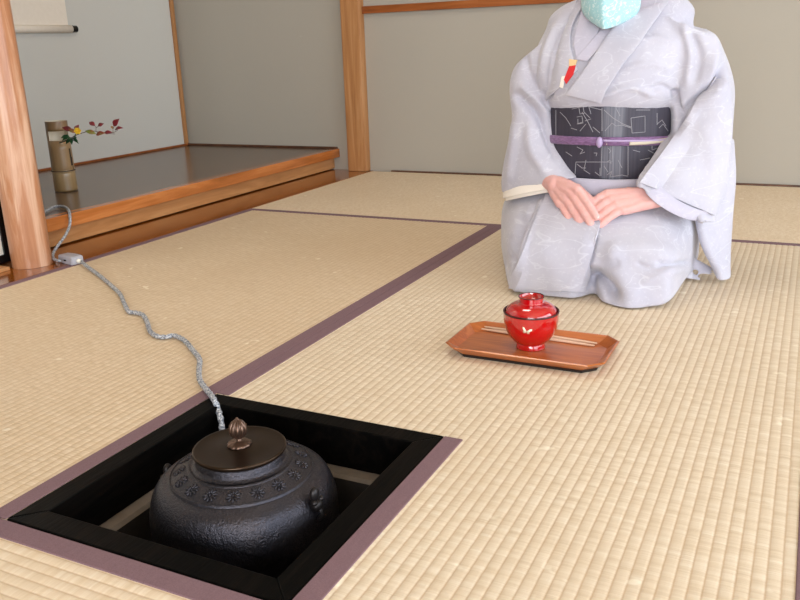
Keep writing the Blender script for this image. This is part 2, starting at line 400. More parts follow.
def leaf(b, base, tip, w, nrm, curl=.15, m=0, n=7):
    base, tip, nrm = Vector(base), Vector(tip), Vector(nrm).normalized(); d = tip-base; L = d.length; side = d.cross(nrm).normalized(); nn = side.cross(d).normalized()
    G = []
    for i in range(n+1):
        t = i/n; ww = w*.86*(math.sin(PI*t**.85)**1.25 if 0 < t < 1 else .02); c = base+d*t+nn*(math.sin(PI*t)*L*curl)
        G.append([c-side*ww+nn*ww*.25, c-side*ww*.5+nn*ww*.05, c, c+side*ww*.5+nn*ww*.05, c+side*ww+nn*ww*.25])
    return b.grid(G, m)
def mat_leaf(name, a, c):
    n = N(name, rough=.4); n.base(n.mix(n.ramp(n.noise(n.co, 45, 3), [(.4,(0,0,0)),(.6,(1,1,1))]), a, c)); return n.m
M_RED = mat_leaf('red_leaf', srgb(128,38,44), srgb(92,30,34)); M_RG = mat_leaf('turning_leaf', srgb(112,122,50), srgb(142,58,44)); M_GRN = mat_leaf('green_leaf', srgb(28,84,44), srgb(16,56,30))
M_TWIG = mat_plain('twig', srgb(84,62,50), .7); M_YEL = mat_plain('yellow_petal', srgb(238,200,52), .6, var=.2, bscale=300)
toC = (C0-vc).normalized(); yb = 1.478
root = thing('autumn_branch', 'thin branch with red and green leaves reaching right out of the bamboo vase', 'branch', (-1.49,1.50,.285))
cz = lambda px, py, y=yb: Y(px, py, y)
stem = spline([(-1.495,1.505,.275), cz(69,139), cz(79,134), cz(92,131), cz(103,133), cz(115,134)], 6)
bs = MB().tube(stem, [.0016-.001*i/len(stem) for i in range(len(stem))], 6)
bs.tube([cz(96,131), cz(96,127), cz(93,124)], .0008, 5).tube([cz(96,128), cz(100,125)], .0008, 5).tube([cz(113,133), cz(113,129), cz(115,125)], .0008, 5).tube([cz(113,133), cz(118,130)], .0008, 5)
bs.build('stem', M_TWIG, root, True)
for (x0_,y0_,x1_,y1_,w,m,dy) in [(95,126,89,122,.0095,M_RED,0),(98,126,104,123.5,.0075,M_RED,.01),(96,134,85,131,.0095,M_RG,-.01),(96,135,106,133,.0095,M_RG,.0),(104,133,113,132.5,.008,M_RED,.01),
        (113.5,126,119.5,118.5,.0115,M_RED,0),(115,130,123.5,128,.008,M_RED,-.01),(113,129,111,126,.005,M_RG,.005),(75,131,79,124.5,.009,M_RED,.01),(73,131,62,127.5,.011,M_RED,-.015),(76,133,68,129,.009,M_RG,-.01)]:
    a = cz(x0_,y0_,yb); c = cz(x1_,y1_,yb+dy); bb = MB(); leaf(bb, a, c, w, toC+Vector((0,0,.35)), .1); o = bb.build('leaf', m, root, True); solid(o, .0006)
root = thing('yellow_flower', 'small yellow flower with dark green leaves at the mouth of the bamboo vase', 'flower', (-1.49,1.49,.27))
fc = cz(77.5,131,1.468); q = MB()
for ring, (nn_, rad, tilt) in enumerate([(6,.0125,.35),(5,.0085,.8),(4,.005,1.2)]):
    for i in range(nn_):
        a = 2*PI*i/nn_+ring*.5; zc = toC; xa = zc.cross(Vector((0,0,1))).normalized(); yc = xa.cross(zc)
        dd = (xa*math.cos(a)+yc*math.sin(a)); tip = fc+dd*rad*math.cos(tilt*.6)+zc*rad*math.sin(tilt); leaf(q, fc-zc*.001*(3-ring), tip, rad*.62, zc-dd*.3, -.15, n=5)
o = q.build('petals', M_YEL, root, True); solid(o, .0006)
MB().tube([(-1.49,1.495,.274), cz(73,139,1.478), fc-toC*.004], .0016, 6).build('stem', M_GRN, root, True)
for (px,py,qx,qy) in [(70,137,62,141),(70,138,64,135),(71,139,72,145),(72,139,78,141),(73,140,79,144),(72,138,70,141),(69,136,61,138),(74,139,77,138),(71,137,66,144)]:
    bb = MB(); leaf(bb, cz(px,py,1.478), cz(qx,qy,1.468+random.uniform(-.008,.008)), 0.0065, toC+Vector((random.uniform(-.4,.4),0,.5)), .15); o = bb.build('leaf', M_GRN, root, True); solid(o, .0008)

# ------------------------------------------------------------------ sunken hearth
root = thing('sunken_hearth', 'square sunken hearth with a black lacquered wooden frame let into the mats', 'hearth', (S/2,S/2,-.36))
w = .036; e = .001
b = MB()
for q in ([(e,e),(S-e,e),(S-w,w),(w,w)], [(S-e,e),(S-e,S-e),(S-w,S-w),(S-w,w)], [(S-e,S-e),(e,S-e),(w,S-w),(S-w,S-w)], [(e,S-e),(e,e),(w,w),(w,S-w)]):
    b.prism(q, -.066, .0015)
o = b.build('wooden_frame', M_LACQ, root); mb = o.modifiers.new('soft_edge', 'BEVEL'); mb.width = .0018; mb.segments = 2; mb.limit_method = 'ANGLE'; mb.angle_limit = 1.0
b = MB(); a0, a1, i0, i1 = -.018, S+.018, .055, S-.055
j0, j1 = .066, S-.066
sq = lambda lo, hi, z: [(lo,lo,z),(hi,lo,z),(hi,hi,z),(lo,hi,z)]
b.rings([sq(a0,a1,-.36), sq(a0,a1,-.0665), sq(i0,i1,-.0665), sq(i0+.004,i1-.004,-.072)], cap=False)
b.rings([sq(i0+.004,i1-.004,-.072), sq(j0,j1,-.24), sq(j0,j1,-.355)], m=1, cap=False); b.add(sq(a0,a1,-.36),[(0,1,2,3)],1)
b.build('clay_firebox', [M_CLAY, M_CLAYD], root)
MB().box((j0,j0,-.349),(j1,j1,-.26)).build('ash_bed', M_ASH, root)
b = MB(); b.lathe([(.075,-.188),(.083,-.188),(.083,-.18),(.075,-.18),(.075,-.188)], (.212,.212,0), 32)
for k in range(3): a = PI/2+k*2*PI/3; b.tube([(.212+.079*math.cos(a),.212+.079*math.sin(a),-.184),(.212+.085*math.cos(a),.212+.085*math.sin(a),-.2599)], .005, 8)
b.build('trivet', M_BLACK, root, True)

# ------------------------------------------------------------------ iron kettle
kc = Vector((.212,.212,0))
root = thing('iron_kettle', 'dark cast iron tea kettle with bronze lid sitting in the sunken hearth', 'kettle', (kc.x,kc.y,-.178))
def mat_iron():
    n = N('cast_iron', rough=.36, metal=.9, spec=.5)
    a = n.noise(n.co, 160, 4, .7); c = n.noise(n.co, 420, 2, .5); g = n.noise(n.co, 14, 3, .6)
    n.base(n.mix(g, srgb(50,54,66), srgb(76,70,70))); h = n.math('ADD', a, n.math('MULTIPLY', c, .5)); n.bump(h, .65, .0022)
    n.l(n.ramp(a, [(.3,(.28,.28,.28)),(.7,(.46,.46,.46))]), n.b.inputs['Roughness']); return n.m
M_IRON = mat_iron()
KP = spline([(.050,.036),(.0575,.036),(.060,.031),(.0615,.026),(.066,.0225),(.0700,.0225),(.0720,.0205),(.082,.0165),(.094,.0095),(.0965,.009),(.098,.006),(.108,.002),(.117,-.006),(.1240,-.020),(.1282,-.040),(.1290,-.07),(.1285,-.10),(.1255,-.13),(.115,-.155),(.09,-.173),(.05,-.1795),(.0005,-.18)], 4)
b = MB().lathe(KP, kc, 96); kb = b
def kz(r):  # shoulder height at a radius
    for i in range(len(KP)-1):
        if KP[i][0] <= r <= KP[i+1][0] and KP[i][1] > -.06: t = (r-KP[i][0])/max(1e-9,KP[i+1][0]-KP[i][0]); return KP[i][1]*(1-t)+KP[i+1][1]*t
    return 0
for rr in (.0712, .0965):   # raised lines either side of the flower band
    b.lathe([(rr-.0012,kz(rr-.0012)-.0005),(rr-.0005,kz(rr)+.0013),(rr+.0005,kz(rr)+.0011),(rr+.0014,kz(rr+.0014)-.0008)], kc, 96)
nf = 17
for k in range(nf):
    a = 2*PI*k/nf+.05; rc = .0835; p0 = kc+Vector((rc*math.cos(a), rc*math.sin(a), kz(rc)+.0003))
    rad = Vector((math.cos(a), math.sin(a), (kz(.092)-kz(.075))/.017)).normalized(); tan = Vector((-math.sin(a), math.cos(a), 0)); nn = rad.cross(tan).normalized()
    if nn.z < 0: nn = -nn
    b.ell(p0, (.0016,.0016,.0016), nu=8, nv=5)
    for j in range(10):
        t = 2*PI*j/10; d = rad*math.cos(t)+tan*math.sin(t); Rm = Matrix((d, nn.cross(d), nn)).transposed()
        b.ell(p0+d*.0062, (.0042,.0016,.0015), nu=8, nv=5, R=Rm)
b.build('body', M_IRON, root, True)
M_LID = N('bronze_lid', rough=.28, metal=.85); M_LID.base(M_LID.mix(M_LID.noise(M_LID.co, 25, 3), srgb(70,54,40), srgb(50,38,30))); M_LID = M_LID.m
lidr = .0632
MB().lathe([(.0005,.0365),(.060,.0365),(.0625,.0385),(lidr,.0405),(lidr,.0428),(.0622,.0440),(.060,.0434),(.03,.0456),(.0005,.0465)], kc, 72).build('lid', M_LID, root, True)
M_KNOB = mat_plain('bronze_knob', srgb(104,82,70), .34, metal=.85, var=.3)
b = MB(); kb_ = Vector((kc.x,kc.y,.0458)); KS = 1.1
b.lathe([(x_*KS,z_*KS) for x_,z_ in [(.0005,.0),(.0135,.0),(.0148,.0016),(.012,.004),(.006,.0055),(.0035,.007),(.0035,.0095)]], kb_, 60, mod=lambda a, z: 1+.09*abs(math.cos(6*a)) if z < .006 else 1)
b.lathe([(x_*KS,z_*KS) for x_,z_ in [(.0035,.009),(.007,.011),(.0105,.0155),(.0118,.0205),(.0108,.026),(.008,.0305),(.004,.0335),(.0018,.0345),(.0016,.0365),(.0004,.037)]], kb_, 72, mod=lambda a, z: 1-.30*abs(math.cos(5*a))**6 if z > .01 else 1)
b.build('lid_knob', M_KNOB, root, True)
def lug(ang, dz=0):
    c = kc+Vector((.1215*math.cos(ang), .1215*math.sin(ang), -.006+dz)); d = Vector((math.cos(ang), math.sin(ang), 0)); t = Vector((-math.sin(ang), math.cos(ang), 0)); b = MB(); Rm = Matrix((t, d, Vector((0,0,1)))).transposed()
    b.ell(c+d*.002+Vector((0,0,.009)), (.008,.006,.011), R=Rm); b.ell(c+d*.005+Vector((0,0,-.006)), (.009,.008,.009), R=Rm)
    b.ell(c+d*.006+t*.007+Vector((0,0,.001)), (.004,.005,.004), R=Rm); b.ell(c+d*.006-t*.007+Vector((0,0,.001)), (.004,.005,.004), R=Rm)
    b.tube([c+d*.008+Vector((0,0,-.008)), c+d*.014+Vector((0,0,-.016)), c+d*.008+Vector((0,0,-.024))], .0035, 8, round_ends=True)
    return b.build('lug', mat_lug, root, True)
mat_lug = mat_plain('lug_iron', srgb(38,34,34), .4, metal=.6, bump=.3)
lug(math.radians(-5)); lug(math.radians(186), -.016)

# ------------------------------------------------------------------ braided cord
root = thing('power_cord', 'grey braided power cord running across the mat into the hearth', 'cord', Z(72,262))
n = N('braid', rough=.8, spec=.2); f = n.noise(n.co, 330, 2, .6)
n.base(n.ramp(f, [(.38, srgb(104,108,118)), (.5, srgb(150,153,160)), (.62, srgb(206,206,206))])); n.bump(f, .5, .001); M_BRAID = n.m
hel = lambda a, s: 1+.13*math.cos(2*a-s*420)+.06*math.cos(3*a+s*600)
p1 = [Z(40,216,.107), Z(46,211,.106), Z(54,207,.106), Z(63,206.5,.107), Z(68.5,210,.108), X(70,217,-1.135), X(69.5,226,-1.12), X(65,236,-1.10), X(57.5,246,-1.085), X(53,254,-1.075), Z(54,259,.012), Z(60,261,.012)]
MB().tube(spline(p1, 12), .0041, 16, mod=hel).build('upper_cord', M_BRAID, root, True)
p2 = [Z(82,262,.010), Z(88,267,.008)] + [Z(x,y,.0062) for x,y in [(95,272),(102,277.5),(112,286),(120,294),(125,305),(129,311.5),(135,312.5),(143,315),(147.5,323),(150,331),(157,336),(166,337),(174,335.5),(184,340),(192,349),(199.5,359),(199,370),(200,380),(206,389)]] + [Z(211,395,.0085), Z(215,401.5,.008), Y(218,409,.385), Y(220.5,418,.372), Y(222,428,.365), Y(222.5,440,.362), (.075,.36,-.12), (.09,.33,-.2)]
MB().tube(spline(p2, 14), .0046, 16, mod=hel).build('lower_cord', M_BRAID, root, True)
M_GREY = mat_plain('grey_plastic', srgb(168,168,178), .4)
cc = Z(71,259,.012); ax = (Z(84,262,.012)-Z(59,256,.012)).normalized(); sd = Vector((-ax.y, ax.x, 0)); R = []
for t, ww, hh in ((-.040,.014,.007),(-.037,.017,.010),(.0,.0185,.012),(.032,.0185,.012),(.037,.016,.010)):
    R.append([cc+ax*t+sd*ww*sx+Vector((0,0,hh*sz+.001)) for sx, sz in ((-1,-.9),(-.9,-1),(.9,-1),(1,-.9),(1,.7),(.8,1),(-.8,1),(-1,.7))])
con = MB().rings(R).build('connector', M_GREY, root); con['label'] = 'grey plastic inline connector'
MB().tube([cc+ax*.036, cc+ax*.046], .006, 12).build('cord_grip', M_PAPER, con, True); MB().tube([cc-ax*.05, cc-ax*.036], .0055, 12).build('cord_grip', M_PAPER, con, True)
b = MB().box((-.006,-.001,-.002),(.006,.001,.002)); bb = MB(); Rm = Matrix((ax, sd, Vector((0,0,1)))).transposed(); bb.add([cc-sd*.0182+Rm@v for v in b.v], b.f); bb.build('slot', M_BLACK, con)

# ------------------------------------------------------------------ tray, chopsticks, lacquer bowl
TX0, TX1, TY0, TY1 = .290, .589, .720, .888; cut = .022
def octo(i, z, dx0=0):
    x0, x1, y0, y1 = TX0+i, TX1-i, TY0+i, TY1-i; c = cut*(1-i*6)+.002
    return [(x0+c,y0,z),(x1-c,y0,z),(x1,y0+c,z),(x1,y1-c,z),(x1-c,y1,z),(x0+c,y1,z),(x0,y1-c,z),(x0,y0+c,z)]
root = thing('serving_tray', 'orange-brown wooden tray with cut corners and raised rim before the woman', 'tray', ((TX0+TX1)/2,(TY0+TY1)/2,.0005))
M_TRAY = mat_wood('tray_wood', srgb(140,70,28), srgb(178,98,44), srgb(200,122,62), 'x', .28, 2.0, coat=.35)
M_TRAYB = mat_plain('tray_foot_black', srgb(28,20,20), .4)
b = MB().rings([octo(.016,.0065), octo(.0015,.0195), octo(0,.021), octo(.0025,.0225), octo(.0045,.0215), octo(.019,.0098)]); o = b.build('tray_body', M_TRAY, root)
MB().rings([octo(.0175,.0005), octo(.0155,.0063)]).build('tray_foot', M_TRAYB, root)
# chopsticks
M_CHOP = mat_wood('pale_cedar', srgb(186,148,120), srgb(222,188,160), srgb(236,208,184), 'x', .6)
def chop(a, c, label):
    a, c = Vector(a), Vector(c); d = (c-a).normalized(); s = Vector((-d.y,d.x,0)).normalized(); u_ = s.cross(d)*-1
    R = []
    for t, h in ((0,.0016),(.15,.0026),(.5,.0033),(.85,.0026),(1,.0016)):
        p = a.lerp(c, t); R.append([p+s*h*math.cos(q)*1.05+Vector((0,0,1))*h*math.sin(q) for q in [PI/8+PI/4*k for k in range(8)]])
    tag(MB().rings(R).build('chopstick', M_CHOP), label, 'chopstick', 'pair of chopsticks on the tray')
chop((.318,.873,.0145), (.548,.860,.0135), 'pale wooden chopstick on the tray, the farther one from the bowl')
chop((.318,.862,.0135), (.546,.849,.0125), 'pale wooden chopstick on the tray, the nearer one to the bowl')
bc = Vector((.4362,.8075,.0103))
n = N('red_lacquer', rough=.10, coat=1.0, spec=.7); n.color(srgb(178,8,16)); n.b.inputs['Coat Roughness'].default_value = .03; M_REDL = n.m
M_RIM = mat_plain('dark_lacquer_rim', srgb(64,12,14), .2)
M_BUT = mat_plain('silver_gold_inlay', srgb(236,226,200), .35, metal=.3)
root = thing('soup_bowl', 'round red lacquer soup bowl with a small butterfly, on the tray', 'bowl', bc)
out = spline([(.027,0),(.0275,.002),(.0262,.008),(.0262,.010),(.032,.0140),(.0405,.0245),(.0468,.037),(.0502,.052),(.0515,.069)], 5)
b = MB().lathe([(.0005,.004),(.024,.004),(.0245,0)] + [tuple(x) for x in out], bc, 72, 0)
b.lathe([(.0515,.069),(.0517,.0715),(.0511,.0726),(.0498,.0722),(.0493,.0705),(.0488,.066)], bc, 72, 1)
b.lathe([(.0488,.066),(.0482,.056),(.045,.041),(.038,.027),(.028,.0175),(.0005,.0145)], bc, 72, 0)
b.build('bowl_body', [M_REDL, M_RIM], root, True)
# butterfly: inlaid on the outer wall towards the camera
def on_bowl(u, v, off=.0004):   # u metres along the wall, v height
    a = ab + u/.049; pr = None
    for i in range(len(out)-1):
        if out[i][1] <= v <= out[i+1][1] and out[i][1] > .008: t = (v-out[i][1])/(out[i+1][1]-out[i][1]+1e-9); pr = out[i][0]*(1-t)+out[i+1][0]*t
    return bc+Vector(((pr+off)*math.cos(a), (pr+off)*math.sin(a), v))
ab = math.atan2(CY-bc.y, CX-bc.x) - .16
for nm, poly in [('butterfly', [(0,0),(-.0035,.0065),(-.0055,.0072),(-.0058,.004),(-.0045,.001),(-.0055,-.0015),(-.0035,-.0038),(-.0008,-.0025)]), ('butterfly', [(0,0),(.005,.0035),(.0085,.0035),(.0078,.0005),(.0045,-.0012),(.0042,-.004),(.0015,-.0045),(0,-.0025)])]:
    v = [on_bowl(x*1.2, .0475+y*1.2) for x, y in poly]; k = len(v); cpt = sum(v, Vector())/k
    o = obj(nm, v+[cpt+(cpt-bc).normalized()*.0004], [(i,(i+1)%k,k) for i in range(k)], M_BUT, root, True); solid(o, .0003)
root = thing('bowl_lid', 'red lacquer lid with a ring knob resting upside inside the bowl rim', 'lid', bc+Vector((0,0,.0655)))
root['label'] = 'domed red lacquer lid with ring knob set inside the bowl rim'
lp = [(.0480,.0655),(.0483,.0662),(.0478,.0685),(.0455,.0745),(.040,.0810),(.032,.0852),(.0238,.0868),(.0218,.0882),(.0218,.0900),(.0232,.0962),(.0240,.0985)]
lp = [tuple(x) for x in spline(lp, 4)]
b = MB().lathe(lp, bc, 72, 0); b.lathe([(.0240,.0985),(.0238,.0996),(.0226,.0996),(.0222,.0985)], bc, 72, 1); b.lathe([(.0222,.0985),(.0205,.090),(.012,.0885),(.0005,.088)], bc, 72, 0)
b.lathe([(.0480,.0655),(.0455,.0658),(.044,.072),(.036,.080),(.0005,.084)], bc, 72, 0)
b.build('lid_body', [M_REDL, M_RIM], root, True)

# ------------------------------------------------------------------ the kneeling woman
PC = Vector((.44, 1.42, 0))
person = thing('person', 'person kneeling in a pale lavender kimono with dark patterned sash and turquoise face mask', 'person', PC)
def bake(o, smooth_it=0, fac=.5, voxel=None):
    """apply the modifiers and give the object its final mesh"""
    if voxel:
        m = o.modifiers.new('r', 'REMESH'); m.mode = 'VOXEL'; m.voxel_size = voxel; m.use_smooth_shade = True
    if smooth_it:
        m = o.modifiers.new('s', 'SMOOTH'); m.iterations = smooth_it; m.factor = fac
    dg = bpy.context.evaluated_depsgraph_get(); dg.update()
    me = bpy.data.meshes.new_from_object(o.evaluated_get(dg)); old = o.data
    mats = list(old.materials); o.modifiers.clear(); o.data = me; me.materials.clear()
    for k in mats: me.materials.append(k)
    me.polygons.foreach_set('material_index', [0]*len(me.polygons)); me.polygons.foreach_set('use_smooth', [True]*len(me.polygons)); me.update()
    return o
def wv(o):
    me = o.data; V = np.empty(len(me.vertices)*3); me.vertices.foreach_get('co', V); return V.reshape(-1,3)+np.array(tuple(wloc(o)))
def setv(o, V):
    o.data.vertices.foreach_set('co', (V-np.array(tuple(wloc(o)))).ravel()); o.data.update()
def nrm(o):
    me = o.data; A = np.empty(len(me.vertices)*3); me.vertex_normals.foreach_get('vector', A); return A.reshape(-1,3)
def folds(o, strokes, kd=1.0, kw=1.0):
    """press creases (negative depth) and folds (positive) along sight lines drawn over the cloth; moves real vertices.
    stroke = (points [(px,py)], depth in m, width in px, asymmetry)"""
    V = wv(o); Nn = nrm(o); P, zc = projn(V); face = (Nn*(CC-V)).sum(1); D = np.zeros(len(V))
    for pts, dep, wd in strokes:
        S_ = np.array([tuple(p) for p in spline(pts, 8)]) if len(pts) > 2 else np.array(pts, float)
        best = np.full(len(V), 1e9); L = len(S_)-1; tt = np.zeros(len(V))
        for i in range(L):
            a, c = S_[i], S_[i+1]; d = c-a; t = np.clip(((P-a)@d)/(d@d+1e-9), 0, 1); q = np.hypot(*(P-(a+t[:,None]*d)).T)
            k = q < best; best[k] = q[k]; tt[k] = (i+t[k])/L
        D += kd*dep*np.exp(-(best/(wd*kw))**2)*np.clip(np.minimum(tt, 1-tt)*6+.15, 0, 1)
    D *= np.clip(face*4, 0, 1)
    setv(o, V+Nn*D[:,None])
def ring(c, a, b, n=24, p=2.0, tilt=None):
    """closed super-ellipse around c with half axes a, b (vectors)"""
    c, a, b = Vector(c), Vector(a), Vector(b); R = []
    for k in range(n):
        t = 2*PI*k/n; ct, st = math.cos(t), math.sin(t)
        R.append(c + a*math.copysign(abs(ct)**(2/p), ct) + b*math.copysign(abs(st)**(2/p), st))
    return R
def loftspec(b, spec, n=28, sub=6, p=2.0):
    K = spline([tuple(c)+tuple(a)+tuple(d) for c, a, d in spec], sub)
    return b.rings([ring(k[0:3], k[3:6], k[6:9], n, p) for k in K])

# --- cloth materials
def mat_kimono(name, c, d, line, k=1.0):
    n = N(name, rough=.75, spec=.2, sheen=.25)
    n.b.inputs['Sheen Roughness'].default_value = .5
    g = n.noise(n.co, 9*k, 3, .6); base = n.mix(n.ramp(g, [(.35,(0,0,0)),(.65,(1,1,1))]), c, d)
    w1 = n.noise(n.mapped((3,3,9)), 2.6*k, 2, .5, .6); w1 = n.math('ABSOLUTE', n.math('SUBTRACT', n.math('FRACT', n.math('MULTIPLY', w1, 3.6)), .5))
    base = n.mix(n.ramp(w1, [(0,(.45,.45,.45)),(.025,(.22,.22,.22)),(.05,(0,0,0))]), base, line)
    sp = n.noise(n.co, 130*k, 3, .7); base = n.mix(n.ramp(sp, [(.55,(0,0,0)),(.7,(.35,.35,.35))]), base, line)
    n.base(base); n.bump(n.noise(n.mapped((1,1,1)), 900, 2, .5), .25, .0006); return n.m
M_KIM = mat_kimono('kimono_silk', srgb(187,185,196), srgb(177,175,188), srgb(209,210,217))
M_KIM2 = mat_kimono('kimono_inner', srgb(188,184,199), srgb(180,176,192), srgb(202,200,212), 1.4)
M_LIN = mat_plain('white_lining', srgb(236,228,218), .85, bump=.1, bscale=500)
def mat_skin():
    n = N('skin', rough=.5, spec=.4); g = n.noise(n.co, 40, 3, .6)
    n.base(n.mix(g, srgb(228,182,176), srgb(210,154,148))); n.b.inputs['Subsurface Weight'].default_value = .12
    n.b.inputs['Subsurface Radius'].default_value = (.01,.004,.002); n.b.inputs['Subsurface Scale'].default_value = .4
    n.bump(n.noise(n.co, 240, 3, .6), .25, .0006); return n.m
M_SKIN = mat_skin()

# --- body: head, neck, trunk, folded legs, arms and hands in one surface
b = MB()
HC = Vector((.442, 1.375, .69))                    # centre of the head, bowed a little
loftspec(b, [((.42,1.50,.13),(.12,0,0),(0,.10,0)), ((.432,1.46,.22),(.105,0,0),(0,.075,0)), ((.437,1.44,.34),(.10,0,0),(0,.07,0)), ((.437,1.435,.46),(.12,0,0),(0,.075,0)), ((.437,1.445,.55),(.13,0,0),(0,.055,0)), ((.437,1.45,.59),(.07,0,0),(0,.045,0))])
loftspec(b, [((.438,1.445,.58),(.05,0,0),(0,.048,0)), ((.44,1.425,.63),(.042,0,0),(0,.042,.01)), ((.441,1.40,.69),(.042,0,0),(0,.042,.01))])
b.ell(HC+Vector((0,.012,.018)), (.068,.082,.085), nu=24, nv=16)
loftspec(b, [(HC+Vector((0,-.02,.03)),(.062,0,0),(0,.055,0)), (HC+Vector((0,-.028,-.02)),(.060,0,0),(0,.052,0)), (HC+Vector((0,-.036,-.06)),(.048,0,0),(0,.042,0)), (HC+Vector((0,-.042,-.088)),(.026,0,0),(0,.026,0))])
b.tube([HC+Vector((0,-.078,.012)), HC+Vector((0,-.091,-.012)), HC+Vector((0,-.097,-.026))], [.006,.0085,.0105], 10, round_ends=True)   # nose
b.ell(HC+Vector((0,-.079,-.052)), (.019,.008,.005)); b.ell(HC+Vector((0,-.078,-.060)), (.016,.008,.005))           # lips
for s in (-1,1):
    b.ell(HC+Vector((s*.070,.006,-.008)), (.006,.015,.024)); b.ell(HC+Vector((s*.030,-.066,.012)), (.015,.012,.009))
    b.ell(HC+Vector((s*.009,-.088,-.028)), (.006,.006,.005))
# thighs forward, shins folded under
for s, kx in ((-1,.375),(1,.525)):
    b.tube([(.42+s*.065,1.52,.13),(.43+s*.08,1.36,.115),(kx,1.245,.085)], [.070,.062,.045], 16, round_ends=True)
    b.tube([(kx,1.25,.055),(.43+s*.07,1.42,.048),(.42+s*.05,1.58,.045)], [.040,.038,.03], 14, round_ends=True)
    b.tube([(.438+s*.05,1.57,.035),(.438+s*.03,1.68,.028)], [.03,.02], 12, round_ends=True)
# arms
sh = {-1: [(.31,1.445,.535),(.258,1.43,.44),(.250,1.40,.315),(.295,1.352,.244)], 1: [(.565,1.445,.535),(.625,1.43,.44),(.650,1.39,.315),(.615,1.325,.252)]}
wl = Y(556,185,1.274); wr = Y(657,197,1.275)
b.tube(sh[-1]+[wl], [.036,.034,.033,.027,.0205], 16, round_ends=True)
b.tube(sh[1]+[wr], [.036,.034,.033,.027,.0205], 16, round_ends=True)
def capsule(b, pts, rad, n=12): b.tube([Vector(p) for p in pts], rad, n, round_ends=True)
def finger(b, k, m1, m2, t, r):
    P_ = [tuple(x) for x in spline([k, m1, m2, t], 4)]
    n_ = len(P_); R = [r*1.22*(1.02-.15*i/(n_-1)) for i in range(n_)]
    R[4] *= 1.07; R[8] *= 1.05; b.tube(P_, R, 12, round_ends=True)
# her right hand, on top (left in the picture)
kR = [Y(578,190.5,1.232), Y(571.5,193.5,1.236), Y(565.5,198,1.242), Y(560.5,203.5,1.250)]
tR = [Y(596.5,217,1.207), Y(590.5,223.5,1.205), Y(583,228,1.208), Y(572,226.5,1.214)]
h = MB()
loft_h = [(wl,(.021,.003,-.008),(.004,.006,.015)), (wl.lerp((kR[0]+kR[3])/2,.5)+Vector((0,0,.002)),(.030,-.004,-.012),(.004,.007,.014)), ((kR[0]+kR[3])/2+Vector((.002,0,-.001)),(.025,-.006,.022),(.006,.012,.006))]
def palm(h, w, kn, rw, th):
    """back of the hand: from the wrist, fanning out to four knuckles"""
    for i, k in enumerate(kn):
        side = (kn[0]-kn[3]).normalized()
        a = w + side*(.0125-.0083*i)
        capsule(h, [a, a.lerp(k,.5)+Vector((0,0,.001)), k], [th*1.15, th*1.12, th*.98])
    for f in (.25,.5,.75):
        c0_, c1_ = w.lerp(kn[0],f), w.lerp(kn[3],f); capsule(h, [c0_.lerp(c1_,.1), c0_.lerp(c1_,.9)], [th*1.05, th*1.05])
palm(h, wl, kR, .02, .0125)
rr = [.0082,.0086,.0082,.0072]
for k, t, r in zip(kR, tR, rr):
    d = t-k; upv = Vector((0,-.35,1)).normalized()
    finger(h, k+Vector((0,0,.0015)), k+d*.42+upv*.004, k+d*.75+upv*.003, t, r)
    h.ell(k+upv*.0035, (.0088,.0088,.0075))
capsule(h, [wl+Vector((.012,-.008,-.006)), Y(577,186,1.262)+Vector((0,0,-.006)), Y(592,200,1.243)+Vector((0,0,-.004)), Y(601,208,1.235)+Vector((0,0,-.008))], [.014,.0125,.010,.0085])
# her left hand, beneath (right in the picture)
kL = [Y(607,194.5,1.252), Y(612,199.5,1.244), Y(617.5,204.5,1.238), Y(623.5,210,1.234)]
tL = [Y(590,206,1.243), Y(592,214,1.232), Y(594,223,1.222), Y(600.5,225.5,1.212)]
palm(h, wr, kL, .02, .0125)
for k, t, r in zip(kL, tL, rr):
    d = t-k; upv = Vector((0,-.35,1)).normalized()
    finger(h, k+Vector((0,0,.001)), k+d*.42+upv*.0045, k+d*.75+upv*.003, t, r)
    h.ell(k+upv*.003, (.0085,.0085,.007))
capsule(h, [wr+Vector((-.012,.008,.0)), Y(628,192,1.282), Y(612,194,1.268)+Vector((0,0,-.006)), Y(604,200,1.262)+Vector((0,0,-.012))], [.014,.012,.010,.0085])
b.add(h.v, h.f)
body = b.build('body', M_SKIN, person, True)
bake(body, 2, .5, .0021)
# fine tendons, creases between fingers and at the joints
strk = []
for k, t in list(zip(kR, tR))+list(zip(kL, tL)):
    a, _ = projn(np.array([tuple(k), tuple(t)])); d = a[1]-a[0]; nn_ = np.array([-d[1], d[0]])/np.hypot(*d)
    for f in (.42,.75): c_ = a[0]+d*f; strk.append(([tuple(c_-nn_*3), tuple(c_+nn_*3)], -.0007, .9))
for K in (kR, kL):
    for i in range(3):
        a, _ = projn(np.array([tuple((K[i]+K[i+1])/2)])); w_ = projn(np.array([tuple(wl if K is kR else wr)]))[0][0]
        strk.append(([tuple(a[0]), tuple(a[0]*.55+w_*.45)], -.0014, 1.8))
folds(body, strk)
